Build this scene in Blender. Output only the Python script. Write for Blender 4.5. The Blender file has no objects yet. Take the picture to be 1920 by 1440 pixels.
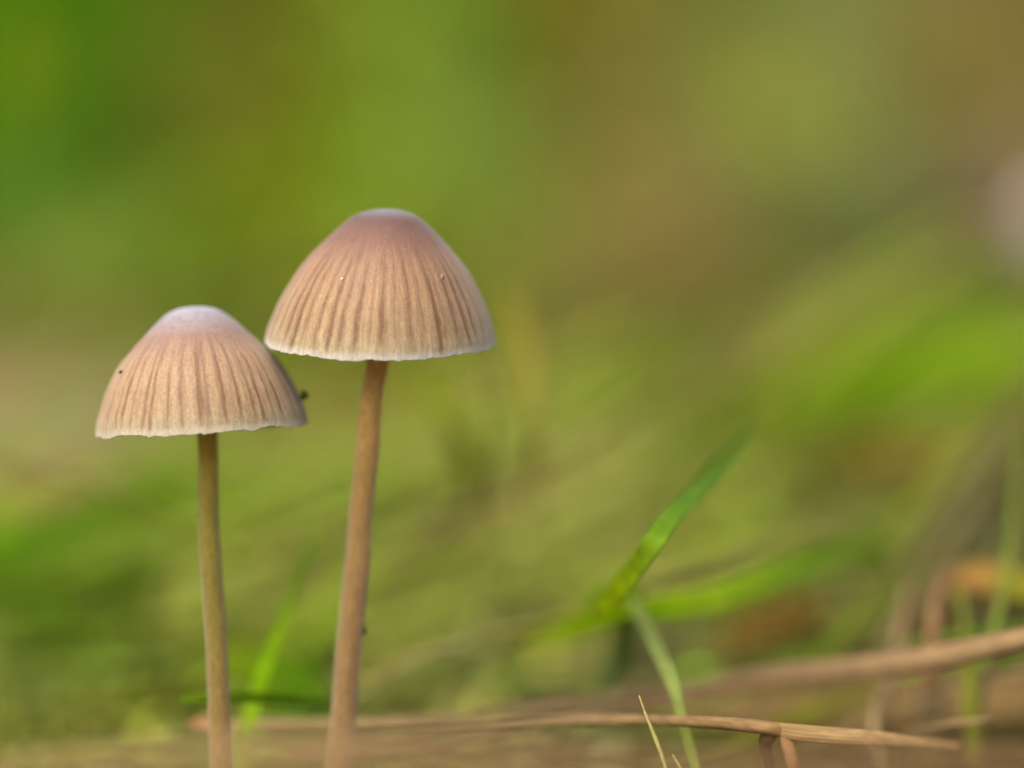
import bpy, math, random
import numpy as np
from mathutils import Vector, Matrix, noise as mnoise

# ------------------------------------------------------------------ scene, camera, light
# One scene unit is one centimetre: the frame is about eight centimetres wide at the mushrooms.
scene = bpy.context.scene
scene.unit_settings.system = 'METRIC'
scene.unit_settings.scale_length = 0.01
rng = np.random.default_rng(7)
random.seed(7)

PITCH = math.radians(8.0)
CAM = Vector((0.0, -22.0 * math.cos(PITCH), 6.1))
FWD = Vector((0.0, math.cos(PITCH), -math.sin(PITCH)))
UPV = Vector((0.0, math.sin(PITCH), math.cos(PITCH)))
cam_data = bpy.data.cameras.new('camera')
cam = bpy.data.objects.new('camera', cam_data)
scene.collection.objects.link(cam)
cam.location = CAM
cam.rotation_euler = (math.radians(90) - PITCH, 0, 0)
cam_data.lens = 100.0
cam_data.sensor_width = 36.0
cam_data.clip_start = 0.5
cam_data.clip_end = 6000.0
cam_data.dof.use_dof = True
cam_data.dof.focus_distance = 22.15
cam_data.dof.aperture_fstop = 0.062      # opening 1.6 cm wide in these centimetre units (about f/6)
cam_data.dof.aperture_blades = 0
scene.camera = cam

SUN_EL, SUN_ROT = math.radians(50), math.radians(-145)
world = bpy.data.worlds.new('World')
scene.world = world
world.use_nodes = True
wn = world.node_tree
bg = wn.nodes['Background']
sky = wn.nodes.new('ShaderNodeTexSky')
sky.sky_type = 'NISHITA'
sky.sun_disc = False
sky.sun_elevation = SUN_EL
sky.sun_rotation = SUN_ROT
sky.air_density = 1.0
sky.dust_density = 6.0
sky.ozone_density = 1.0
wn.links.new(sky.outputs[0], bg.inputs['Color'])
bg.inputs['Strength'].default_value = 0.095

sun_data = bpy.data.lights.new('sun', 'SUN')
sun_data.energy = 2.1
sun_data.angle = math.radians(70)
sun_data.color = (1.0, 0.92, 0.76)
sun = bpy.data.objects.new('sun', sun_data)
scene.collection.objects.link(sun)
sd = Vector((math.sin(SUN_ROT) * math.cos(SUN_EL), math.cos(SUN_ROT) * math.cos(SUN_EL), math.sin(SUN_EL)))
sun.rotation_euler = sd.to_track_quat('Z', 'Y').to_euler()

scene.view_settings.view_transform = 'Standard'
scene.view_settings.look = 'None'
scene.view_settings.exposure = 1.9
scene.view_settings.gamma = 1.0
scene.view_settings.use_curve_mapping = False
scene.cycles.max_bounces = 8
scene.cycles.use_denoising = True

# ------------------------------------------------------------------ helpers
K = 36.0 / 100.0 / 1920.0
def P(px, py, d):
    """point seen at photo position (px, py) at d centimetres in front of the lens"""
    px, py, d = float(px), float(py), float(d)
    return CAM + d * (FWD + Vector((1, 0, 0)) * ((px - 960) * K) + UPV * ((720 - py) * K))

def s2l(c):
    c = np.asarray(c, float) / 255.0
    return np.where(c <= 0.04045, c / 12.92, ((c + 0.055) / 1.055) ** 2.4)

def tag(o, label=None, cat=None, group=None, kind=None):
    if label: o['label'] = label
    if cat: o['category'] = cat
    if group: o['group'] = group
    if kind: o['kind'] = kind
    return o

def mesh_obj(name, v, f, mat, col=None, parent=None, smooth=True):
    v = np.asarray(v, np.float32); f = np.asarray(f, np.int32)
    me = bpy.data.meshes.new(name)
    me.vertices.add(len(v)); me.vertices.foreach_set('co', v.ravel())
    n, k = f.shape
    me.loops.add(n * k); me.loops.foreach_set('vertex_index', f.ravel())
    me.polygons.add(n)
    me.polygons.foreach_set('loop_start', np.arange(0, n * k, k, dtype=np.int32))
    me.polygons.foreach_set('loop_total', np.full(n, k, np.int32))
    me.polygons.foreach_set('use_smooth', np.full(n, smooth))
    me.update(calc_edges=True)
    me.validate()
    if col is not None:
        a = me.color_attributes.new('tint', 'FLOAT_COLOR', 'POINT')
        c4 = np.ones((len(v), 4), np.float32); c4[:, :3] = col
        a.data.foreach_set('color', c4.ravel())
    me.materials.append(mat)
    o = bpy.data.objects.new(name, me)
    scene.collection.objects.link(o)
    if parent: o.parent = parent
    return o

def empty(name, loc):
    o = bpy.data.objects.new(name, None)
    o.empty_display_size = 0.2
    scene.collection.objects.link(o); o.location = loc
    return o

def new_mat(name):
    m = bpy.data.materials.new(name); m.use_nodes = True
    nt = m.node_tree
    return m, nt, nt.nodes['Principled BSDF'], nt.nodes['Material Output']

def plant_mat(name, translucent=0.35, rough=0.55, vary=0.25, nscale=6.0, spec=0.3, stretch=(1, 1, 1)):
    m, nt, p, out = new_mat(name)
    L = nt.links.new
    at = nt.nodes.new('ShaderNodeAttribute'); at.attribute_name = 'tint'
    tc = nt.nodes.new('ShaderNodeTexCoord')
    mp = nt.nodes.new('ShaderNodeMapping'); mp.inputs['Scale'].default_value = stretch
    nz = nt.nodes.new('ShaderNodeTexNoise'); nz.inputs['Scale'].default_value = nscale; nz.inputs['Detail'].default_value = 4
    L(tc.outputs['Object'], mp.inputs[0]); L(mp.outputs[0], nz.inputs['Vector'])
    mr = nt.nodes.new('ShaderNodeMapRange')
    mr.inputs['From Min'].default_value = 0.3; mr.inputs['From Max'].default_value = 0.7
    mr.inputs['To Min'].default_value = 1 - vary; mr.inputs['To Max'].default_value = 1 + vary
    L(nz.outputs[0], mr.inputs['Value'])
    mul = nt.nodes.new('ShaderNodeVectorMath'); mul.operation = 'SCALE'
    L(at.outputs['Color'], mul.inputs[0]); L(mr.outputs[0], mul.inputs['Scale'])
    L(mul.outputs[0], p.inputs['Base Color'])
    p.inputs['Roughness'].default_value = rough
    p.inputs['Specular IOR Level'].default_value = spec
    if translucent > 0:
        tr = nt.nodes.new('ShaderNodeBsdfTranslucent'); L(mul.outputs[0], tr.inputs['Color'])
        mx = nt.nodes.new('ShaderNodeMixShader'); mx.inputs[0].default_value = translucent
        L(p.outputs[0], mx.inputs[1]); L(tr.outputs[0], mx.inputs[2]); L(mx.outputs[0], out.inputs['Surface'])
    return m

M_GRASS = plant_mat('grass_blade', 0.45, 0.6, 0.2, 6.0, 0.04)
M_DRY = plant_mat('dry_stalk', 0.12, 0.7, 0.3, 9.0, 0.2, (0.4, 1, 3))
M_LITTER = plant_mat('leaf_litter', 0.35, 0.8, 0.2, 3.0, 0.05)
M_STEM = plant_mat('mushroom_stem', 0.65, 0.7, 0.17, 26.0, 0.1, (1.6, 1.6, 0.3))
pb = M_STEM.node_tree.nodes['Principled BSDF']
pb.inputs['Subsurface Weight'].default_value = 0.5
pb.inputs['Subsurface Radius'].default_value = (0.10, 0.07, 0.03)
pb.inputs['Subsurface Scale'].default_value = 1.0
pb.inputs['Sheen Weight'].default_value = 0.6
M_SPECK = plant_mat('soil_crumb', 0.0, 0.9, 0.3, 40.0, 0.1)

def smooth_path(pts, n):
    """Catmull-Rom through rows of numbers (position and anything carried with it)"""
    p = np.asarray(pts, float)
    if len(p) == 2:
        t = np.linspace(0, 1, n)[:, None]; return p[0] * (1 - t) + p[1] * t
    q = np.vstack([2 * p[0] - p[1], p, 2 * p[-1] - p[-2]])
    t = np.linspace(0, len(p) - 1, n); i = np.minimum(t.astype(int), len(p) - 2); u = (t - i)[:, None]
    a, b, c, d = q[i], q[i + 1], q[i + 2], q[i + 3]
    return 0.5 * ((2 * b) + (-a + c) * u + (2 * a - 5 * b + 4 * c - d) * u ** 2 + (-a + 3 * b - 3 * c + d) * u ** 3)

def sweep(path, width, thick, col, nseg=10, normal=(0, -1, 0.35), fold=0.0, ribs=0, rib_amp=0.0, twist=0.0, lump=0.0):
    """closed flattened tube along path: width across, thick through; returns verts, faces, colours"""
    path = np.asarray(path); n = len(path)
    width = np.broadcast_to(np.asarray(width, float), (n,)); thick = np.broadcast_to(np.asarray(thick, float), (n,))
    col = np.asarray(col, float); col = np.broadcast_to(col, (n, 3))
    T = np.gradient(path, axis=0); T /= np.linalg.norm(T, axis=1)[:, None] + 1e-9
    N0 = np.asarray(normal, float); N0 = N0 / np.linalg.norm(N0)
    S = np.cross(T, N0); S /= np.linalg.norm(S, axis=1)[:, None] + 1e-9
    N = np.cross(S, T)
    tw = np.linspace(0, twist, n)[:, None]
    S, N = S * np.cos(tw) + N * np.sin(tw), N * np.cos(tw) - S * np.sin(tw)
    a = np.linspace(0, 2 * math.pi, nseg, endpoint=False)
    ca, sa = np.cos(a), np.sin(a)
    r = 1 + (rib_amp * np.cos(ribs * a) if ribs else 0 * a)
    V = path[:, None, :] + S[:, None, :] * (width[:, None] / 2 * ca * r)[:, :, None] \
        + N[:, None, :] * (thick[:, None] / 2 * sa * r - fold * width[:, None] * (1 - np.abs(ca)))[:, :, None]
    if lump:
        V = V + rng.normal(0, lump, V.shape) * 0.4
    i = np.arange(n - 1)[:, None]; j = np.arange(nseg)[None, :]; j2 = (j + 1) % nseg
    F = np.stack([i * nseg + j, i * nseg + j2, (i + 1) * nseg + j2, (i + 1) * nseg + j], -1).reshape(-1, 4)
    V = V.reshape(-1, 3)
    # end caps as quads folded onto centre points
    c0, c1 = len(V), len(V) + 1
    V = np.vstack([V, path[0], path[-1]])
    k = np.arange(0, nseg, 2)
    F = np.vstack([F, np.stack([np.full(len(k), c0), (k + 2) % nseg, (k + 1) % nseg, k], -1),
                   np.stack([np.full(len(k), c1), (n - 1) * nseg + k, (n - 1) * nseg + (k + 1) % nseg, (n - 1) * nseg + (k + 2) % nseg], -1)])
    C = np.repeat(col, nseg, axis=0)
    shade = 1.0
    if ribs:
        shade = (1 + 0.5 * (rib_amp / 0.12) * np.tile(0.5 * np.cos(ribs * a) , n) * 0.5)[:, None]
        C = C * shade
    C = np.vstack([C, col[0], col[-1]])
    return V, F, C

def strand(name, pts, cols, mat, n=28, nseg=10, parent=None, base=None, **kw):
    """pts: rows (px, py, depth, width in photo px); cols: one or more 0-255 plant colours spread along it"""
    q = smooth_path(pts, n)
    path = np.array([P(*r[:3]) for r in q])
    w = np.maximum(q[:, 3], 0.8) * K * q[:, 2]
    cl = np.array([s2l(c) for c in cols]) * ALB
    if mat is M_GRASS: cl = cl * np.array([1.14, 1.0, 0.6])
    cc = np.stack([np.interp(np.linspace(0, 1, n), np.linspace(0, 1, len(cl)), cl[:, k]) for k in range(3)], -1) if len(cl) > 1 else np.repeat(cl, n, 0)
    th = kw.pop('thick', 0.25)
    o0 = np.array(base) if base is not None else path[0]
    V, F, C = sweep(path, w, w * th, cc, nseg, **kw)
    o = mesh_obj(name, V - o0, F, mat, C, parent)
    if parent is None: o.location = o0
    return o
ALB = 0.50      # plant colours below are as seen in the photograph; this brings them to surface albedo

# ------------------------------------------------------------------ ground and bank
PROFILE = np.array([[-3000, -1.5], [-60, -1.5], [-10, -1.45], [5.42, -1.54], [8.36, -1.53], [10.48, -1.43], [14.0, -1.56], [17.53, -1.55], [22.56, -1.67], [27.62, -1.6], [33.7, -1.49], [39.8, -1.15], [45.94, -0.59], [52.11, 0.2], [59.81, 1.11], [67.56, 2.31], [75.84, 3.77], [84.17, 5.52], [110, 9.5], [145, 16], [220, 24], [900, 60], [3000, 120]])
def ground_z(x, y):
    x = np.asarray(x, float); y = np.asarray(y, float)
    z = np.interp(y, PROFILE[:, 0], PROFILE[:, 1])
    s = np.clip((y + 30) / 40, 0.25, 2.0)
    return z + 0.10 * s * (np.sin(x * 0.9 / s + 1.3) * np.cos(y * 0.7 / s + 0.4) + 0.5 * np.sin(x * 2.1 / s + y * 1.1 / s))

def make_ground():
    xs = np.concatenate([[-3000, -800, -250, -120], np.arange(-60, 60.1, 0.5), [120, 250, 800, 3000]])
    ys = np.concatenate([[-3000, -600, -150, -60], np.arange(-30, 160, 0.6), [220, 400, 900, 3000]])
    X, Y = np.meshgrid(xs, ys)
    Z = ground_z(X, Y)
    v = np.stack([X, Y, Z], -1).reshape(-1, 3)
    nx, ny = len(xs), len(ys)
    i = np.arange(ny - 1)[:, None]; j = np.arange(nx - 1)[None, :]
    f = np.stack([i * nx + j, i * nx + j + 1, (i + 1) * nx + j + 1, (i + 1) * nx + j], -1).reshape(-1, 4)
    m, nt, p, out = new_mat('soil_and_moss')
    L = nt.links.new
    tc = nt.nodes.new('ShaderNodeTexCoord')
    n1 = nt.nodes.new('ShaderNodeTexNoise'); n1.inputs['Scale'].default_value = 0.35; n1.inputs['Detail'].default_value = 5
    n2 = nt.nodes.new('ShaderNodeTexNoise'); n2.inputs['Scale'].default_value = 6; n2.inputs['Detail'].default_value = 6
    L(tc.outputs['Object'], n1.inputs['Vector']); L(tc.outputs['Object'], n2.inputs['Vector'])
    r = nt.nodes.new('ShaderNodeValToRGB')
    r.color_ramp.elements[0].position = 0.4; r.color_ramp.elements[0].color = (0.075, 0.055, 0.02, 1)
    r.color_ramp.elements[1].position = 0.6; r.color_ramp.elements[1].color = (0.075, 0.085, 0.015, 1)
    L(n1.outputs[0], r.inputs[0])
    r2 = nt.nodes.new('ShaderNodeMapRange'); r2.inputs['To Min'].default_value = 0.4; r2.inputs['To Max'].default_value = 1.6
    L(n2.outputs[0], r2.inputs['Value'])
    mul = nt.nodes.new('ShaderNodeVectorMath'); mul.operation = 'SCALE'
    L(r.outputs[0], mul.inputs[0]); L(r2.outputs[0], mul.inputs['Scale']); L(mul.outputs[0], p.inputs['Base Color'])
    p.inputs['Roughness'].default_value = 0.95
    bp = nt.nodes.new('ShaderNodeBump'); bp.inputs['Strength'].default_value = 0.7; bp.inputs['Distance'].default_value = 0.1
    L(n2.outputs[0], bp.inputs['Height']); L(bp.outputs[0], p.inputs['Normal'])
    tag(mesh_obj('ground', v, f, m), kind='structure')
make_ground()

# plant cover of the ground, patch by patch: x, y (cm), albedo r, g, b in thousandths
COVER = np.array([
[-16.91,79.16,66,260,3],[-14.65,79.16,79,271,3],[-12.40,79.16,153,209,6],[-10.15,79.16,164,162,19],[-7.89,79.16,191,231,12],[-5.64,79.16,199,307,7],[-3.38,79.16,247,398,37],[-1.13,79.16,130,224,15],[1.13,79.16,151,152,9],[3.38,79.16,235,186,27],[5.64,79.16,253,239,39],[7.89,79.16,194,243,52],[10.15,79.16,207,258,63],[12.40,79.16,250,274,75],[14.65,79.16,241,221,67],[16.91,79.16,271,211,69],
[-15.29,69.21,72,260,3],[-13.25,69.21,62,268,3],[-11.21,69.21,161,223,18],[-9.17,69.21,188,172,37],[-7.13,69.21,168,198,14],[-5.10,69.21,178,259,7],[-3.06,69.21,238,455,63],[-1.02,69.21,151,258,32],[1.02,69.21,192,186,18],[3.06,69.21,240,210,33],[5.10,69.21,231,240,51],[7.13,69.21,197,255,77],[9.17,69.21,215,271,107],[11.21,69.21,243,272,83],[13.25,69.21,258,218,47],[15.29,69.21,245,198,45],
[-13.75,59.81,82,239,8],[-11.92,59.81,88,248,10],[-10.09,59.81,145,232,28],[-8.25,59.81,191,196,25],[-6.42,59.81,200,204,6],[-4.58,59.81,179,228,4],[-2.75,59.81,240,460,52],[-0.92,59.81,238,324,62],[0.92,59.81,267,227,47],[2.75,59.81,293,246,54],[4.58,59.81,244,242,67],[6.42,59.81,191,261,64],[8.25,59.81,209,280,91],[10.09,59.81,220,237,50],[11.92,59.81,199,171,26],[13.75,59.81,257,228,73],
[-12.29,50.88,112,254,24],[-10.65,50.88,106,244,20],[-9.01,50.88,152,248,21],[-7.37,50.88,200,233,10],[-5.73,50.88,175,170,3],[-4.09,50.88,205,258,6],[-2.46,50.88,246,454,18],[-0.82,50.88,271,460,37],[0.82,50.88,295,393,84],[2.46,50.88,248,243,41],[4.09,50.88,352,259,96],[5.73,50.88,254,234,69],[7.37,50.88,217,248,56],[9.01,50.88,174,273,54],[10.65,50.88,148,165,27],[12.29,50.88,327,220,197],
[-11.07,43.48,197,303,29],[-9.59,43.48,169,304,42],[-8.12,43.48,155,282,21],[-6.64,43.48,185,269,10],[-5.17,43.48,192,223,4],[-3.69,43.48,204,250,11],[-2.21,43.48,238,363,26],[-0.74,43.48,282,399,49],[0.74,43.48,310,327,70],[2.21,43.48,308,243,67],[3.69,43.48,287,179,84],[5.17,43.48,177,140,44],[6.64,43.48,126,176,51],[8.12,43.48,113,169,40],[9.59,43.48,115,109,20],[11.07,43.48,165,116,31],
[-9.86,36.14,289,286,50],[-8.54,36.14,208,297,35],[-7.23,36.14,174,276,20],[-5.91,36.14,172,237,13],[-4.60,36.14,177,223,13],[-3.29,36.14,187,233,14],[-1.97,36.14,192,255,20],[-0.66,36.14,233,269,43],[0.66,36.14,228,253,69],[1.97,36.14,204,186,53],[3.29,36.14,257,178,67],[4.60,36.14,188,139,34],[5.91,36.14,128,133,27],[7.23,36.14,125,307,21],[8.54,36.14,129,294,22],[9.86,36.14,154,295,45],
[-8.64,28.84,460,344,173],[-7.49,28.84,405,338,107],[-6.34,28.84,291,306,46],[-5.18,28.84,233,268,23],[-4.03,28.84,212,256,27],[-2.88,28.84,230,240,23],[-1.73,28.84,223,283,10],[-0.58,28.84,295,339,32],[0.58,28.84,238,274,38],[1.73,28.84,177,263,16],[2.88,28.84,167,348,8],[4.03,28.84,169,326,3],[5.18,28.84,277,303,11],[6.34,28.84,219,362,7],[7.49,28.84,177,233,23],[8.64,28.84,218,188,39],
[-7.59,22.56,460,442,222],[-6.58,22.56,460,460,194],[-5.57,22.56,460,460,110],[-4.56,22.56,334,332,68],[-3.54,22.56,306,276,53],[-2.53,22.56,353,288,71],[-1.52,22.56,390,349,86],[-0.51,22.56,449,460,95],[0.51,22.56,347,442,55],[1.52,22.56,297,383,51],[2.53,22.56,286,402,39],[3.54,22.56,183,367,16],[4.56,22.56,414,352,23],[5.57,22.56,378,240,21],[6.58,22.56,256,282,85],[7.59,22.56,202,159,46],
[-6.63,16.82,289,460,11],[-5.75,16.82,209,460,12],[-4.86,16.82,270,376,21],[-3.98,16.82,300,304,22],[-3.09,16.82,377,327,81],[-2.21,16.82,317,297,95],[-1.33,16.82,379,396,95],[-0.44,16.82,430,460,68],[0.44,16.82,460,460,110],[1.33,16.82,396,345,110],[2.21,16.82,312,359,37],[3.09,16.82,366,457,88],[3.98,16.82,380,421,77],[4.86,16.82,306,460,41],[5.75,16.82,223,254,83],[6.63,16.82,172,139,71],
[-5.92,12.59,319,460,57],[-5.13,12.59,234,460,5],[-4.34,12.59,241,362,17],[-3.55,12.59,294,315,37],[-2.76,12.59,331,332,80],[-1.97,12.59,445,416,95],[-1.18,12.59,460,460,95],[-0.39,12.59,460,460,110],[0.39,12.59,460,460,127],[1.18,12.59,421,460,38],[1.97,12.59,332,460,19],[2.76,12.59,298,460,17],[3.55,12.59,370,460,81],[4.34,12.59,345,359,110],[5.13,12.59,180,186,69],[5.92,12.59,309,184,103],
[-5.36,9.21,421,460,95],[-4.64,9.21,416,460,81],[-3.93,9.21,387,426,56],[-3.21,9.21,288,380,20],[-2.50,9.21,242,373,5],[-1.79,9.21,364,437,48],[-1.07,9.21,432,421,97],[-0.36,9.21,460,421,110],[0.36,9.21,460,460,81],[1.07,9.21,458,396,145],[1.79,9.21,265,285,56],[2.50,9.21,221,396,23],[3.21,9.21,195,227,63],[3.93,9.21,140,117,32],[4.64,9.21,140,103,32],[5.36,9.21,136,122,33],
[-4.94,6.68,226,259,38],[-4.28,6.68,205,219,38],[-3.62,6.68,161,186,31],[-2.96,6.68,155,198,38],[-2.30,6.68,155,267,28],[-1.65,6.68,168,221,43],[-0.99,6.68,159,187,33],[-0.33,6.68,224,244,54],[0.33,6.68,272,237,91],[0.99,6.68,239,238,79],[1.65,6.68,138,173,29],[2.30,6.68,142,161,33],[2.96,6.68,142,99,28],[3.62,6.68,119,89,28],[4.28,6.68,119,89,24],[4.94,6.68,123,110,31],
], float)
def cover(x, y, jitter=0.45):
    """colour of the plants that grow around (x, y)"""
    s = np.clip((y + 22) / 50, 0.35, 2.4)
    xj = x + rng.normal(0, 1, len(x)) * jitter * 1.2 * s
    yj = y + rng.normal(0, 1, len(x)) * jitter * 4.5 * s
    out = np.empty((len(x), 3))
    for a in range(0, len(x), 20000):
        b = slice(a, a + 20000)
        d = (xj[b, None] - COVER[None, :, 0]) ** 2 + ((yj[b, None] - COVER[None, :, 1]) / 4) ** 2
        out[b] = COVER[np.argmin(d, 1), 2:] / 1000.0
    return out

def scatter(n, y0, y1, spread=0.34, power=1.0):
    """positions spread over the wedge of ground ahead of the camera, thinner with distance"""
    u = rng.random(n)
    d0, d1 = y0 + 22, y1 + 22
    d = d0 * (d1 / d0) ** (u ** power)
    x = (rng.random(n) * 2 - 1) * (spread * d + 2)
    return x, d - 22

def blades(name, x, y, length, width, lean, mat, label, bright=0.2, flat=0.0, sink=0.1, tint=None, heading=None, lie=False, flip=0.4):
    """many curved, tapering, closed three-sided blades in one mesh"""
    n = len(x)
    az = rng.random(n) * 2 * math.pi if heading is None else heading + rng.normal(0, 0.45, n) + math.pi * (rng.random(n) < flip)
    ln = lean * (0.3 + rng.random(n))
    L = length * (0.5 + rng.random(n)); W = width * (0.6 + 0.8 * rng.random(n))
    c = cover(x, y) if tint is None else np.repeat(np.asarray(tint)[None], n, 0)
    c = c * (1 + bright * rng.normal(0, 1, (n, 1)).clip(-2, 2)) * (1 + 0.06 * rng.normal(0, 1, (n, 3)))
    base = np.stack([x, y, ground_z(x, y) - sink + flat * rng.random(n)], -1)
    dirh = np.stack([np.cos(az), np.sin(az), np.zeros(n)], -1)
    side = np.stack([-np.sin(az), np.cos(az), rng.normal(0, 0.3, n)], -1)
    ts = [0.0, 0.4, 0.75]; ws = [0.8, 1.0, 0.6]
    rings = []
    for t, w in zip(ts, ws):
        ang = math.pi / 2 - ln * (0.4 + t) if not lie else ln * (1 - 0.35 * t)
        ctr = base + dirh * (L * t * np.cos(ang))[:, None] + np.array([0, 0, 1.0]) * (L * t * np.sin(ang).clip(-0.2, 1))[:, None]
        hw = (W * w / 2)[:, None]
        up = np.cross(side, dirh); up /= np.linalg.norm(up, axis=1)[:, None]
        rings += [ctr - side * hw, ctr + side * hw, ctr - dirh * hw * 0.35 + up * hw * 0.35]
    ang = math.pi / 2 - ln * 1.4 if not lie else ln * 0.6
    tip = base + dirh * (L * np.cos(ang))[:, None] + np.array([0, 0, 1.0]) * (L * np.sin(ang).clip(-0.3, 1))[:, None]
    V = np.stack(rings + [tip], 1)               # n x 10 x 3
    f = []
    for a in (0, 3):
        for k in range(3):
            k2 = (k + 1) % 3
            f += [(a + k, a + k2, a + 3 + k2), (a + k, a + 3 + k2, a + 3 + k)]
    for k in range(3): f.append((6 + k, 6 + (k + 1) % 3, 9))
    f = np.array(f)
    F = (f[None] + (np.arange(n) * 10)[:, None, None]).reshape(-1, 3)
    C = np.repeat(c.clip(0.002, 0.9), 10, 0)
    o = mesh_obj(name, V.reshape(-1, 3), F, mat, C)
    return tag(o, label, 'grass' if 'grass' in name else 'ground cover', kind='stuff')

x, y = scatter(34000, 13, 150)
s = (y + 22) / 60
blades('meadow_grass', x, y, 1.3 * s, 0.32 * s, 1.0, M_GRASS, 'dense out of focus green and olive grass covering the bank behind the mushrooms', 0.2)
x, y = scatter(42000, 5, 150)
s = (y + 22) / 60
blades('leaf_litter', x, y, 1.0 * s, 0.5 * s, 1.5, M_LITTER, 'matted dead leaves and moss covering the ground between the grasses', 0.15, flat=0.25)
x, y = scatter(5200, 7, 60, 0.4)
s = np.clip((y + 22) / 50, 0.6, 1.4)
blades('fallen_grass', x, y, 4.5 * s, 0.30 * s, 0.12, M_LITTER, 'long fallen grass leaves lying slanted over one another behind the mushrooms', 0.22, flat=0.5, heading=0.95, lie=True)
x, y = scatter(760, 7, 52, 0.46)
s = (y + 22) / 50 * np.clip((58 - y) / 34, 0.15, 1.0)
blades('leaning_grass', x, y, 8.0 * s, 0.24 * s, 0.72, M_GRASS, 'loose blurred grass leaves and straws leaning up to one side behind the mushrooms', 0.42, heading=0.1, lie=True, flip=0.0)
x, y = scatter(5000, -9, 4, 0.3)
blades('moss', x, y, 0.8 + 0 * x, 0.14 + 0 * x, 1.7, M_LITTER, 'low brown and green moss on the ground around the mushroom feet', 0.25, sink=0.05)

# ------------------------------------------------------------------ mushrooms
def fbm(u, v, oct=4, seed=0):
    """cheap value noise on arrays, wrapped in u (0..1 round the cap)"""
    out = np.zeros_like(u); amp = 1.0; tot = 0
    r = np.random.default_rng(seed)
    for o in range(oct):
        nu, nv = u[1], v[1]
        g = r.random((int(nv) + 2, int(nu)))
        U = (u[0] % 1.0) * nu; Vv = np.clip(v[0], 0, 0.99999) * nv
        i = U.astype(int) % int(nu); j = Vv.astype(int); fu = U - np.floor(U); fv = Vv - j
        fu = fu * fu * (3 - 2 * fu); fv = fv * fv * (3 - 2 * fv); i2 = (i + 1) % int(nu)
        out = out + amp * ((g[j, i] * (1 - fu) + g[j, i2] * fu) * (1 - fv) + (g[j + 1, i] * (1 - fu) + g[j + 1, i2] * fu) * fv)
        tot += amp; amp *= 0.55; u = (u[0], u[1] * 2); v = (v[0], v[1] * 2)
    return out / tot
def vnoise(U, V, nu, nv, octv=3, seed=0):
    tot = 0; out = 0; amp = 1
    r = np.random.default_rng(seed)
    for o in range(octv):
        g = r.random((int(nv) + 2, int(nu)))
        a = (U % 1.0) * nu; b = np.clip(V, 0, 0.99999) * nv
        i = a.astype(int) % int(nu); j = b.astype(int); fa = a - np.floor(a); fb = b - j
        fa = fa * fa * (3 - 2 * fa); fb = fb * fb * (3 - 2 * fb); i2 = (i + 1) % int(nu)
        out = out + amp * ((g[j, i] * (1 - fa) + g[j, i2] * fa) * (1 - fb) + (g[j + 1, i] * (1 - fa) + g[j + 1, i2] * fa) * fb)
        tot += amp; amp *= 0.55; nu *= 2; nv *= 2
    return out / tot

def cap_mat():
    m, nt, p, out = new_mat('mushroom_cap')
    L = nt.links.new
    at = nt.nodes.new('ShaderNodeAttribute'); at.attribute_name = 'tint'
    tc = nt.nodes.new('ShaderNodeTexCoord')
    nz = nt.nodes.new('ShaderNodeTexNoise'); nz.inputs['Scale'].default_value = 48; nz.inputs['Detail'].default_value = 5; nz.inputs['Roughness'].default_value = 0.65
    mp = nt.nodes.new('ShaderNodeMapping'); mp.inputs['Scale'].default_value = (1, 1, 0.35)
    L(tc.outputs['Object'], mp.inputs[0]); L(mp.outputs[0], nz.inputs['Vector'])
    mr = nt.nodes.new('ShaderNodeMapRange')
    mr.inputs['From Min'].default_value = 0.3; mr.inputs['From Max'].default_value = 0.7
    mr.inputs['To Min'].default_value = 0.86; mr.inputs['To Max'].default_value = 1.14
    L(nz.outputs[0], mr.inputs['Value'])
    mul = nt.nodes.new('ShaderNodeVectorMath'); mul.operation = 'SCALE'
    L(at.outputs['Color'], mul.inputs[0]); L(mr.outputs[0], mul.inputs['Scale']); L(mul.outputs[0], p.inputs['Base Color'])
    bp = nt.nodes.new('ShaderNodeBump'); bp.inputs['Strength'].default_value = 0.25; bp.inputs['Distance'].default_value = 0.006
    L(nz.outputs[0], bp.inputs['Height']); L(bp.outputs[0], p.inputs['Normal'])
    p.inputs['Roughness'].default_value = 0.62
    p.inputs['Specular IOR Level'].default_value = 0.2
    p.inputs['Subsurface Weight'].default_value = 0.35
    p.inputs['Subsurface Radius'].default_value = (0.05, 0.03, 0.015)
    p.inputs['Subsurface Scale'].default_value = 0.6
    p.inputs['Sheen Weight'].default_value = 0.10
    p.inputs['Sheen Roughness'].default_value = 0.5
    return m
M_CAP = cap_mat()
M_GILL = plant_mat('gill', 0.3, 0.7, 0.1, 20, 0.2)

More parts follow.
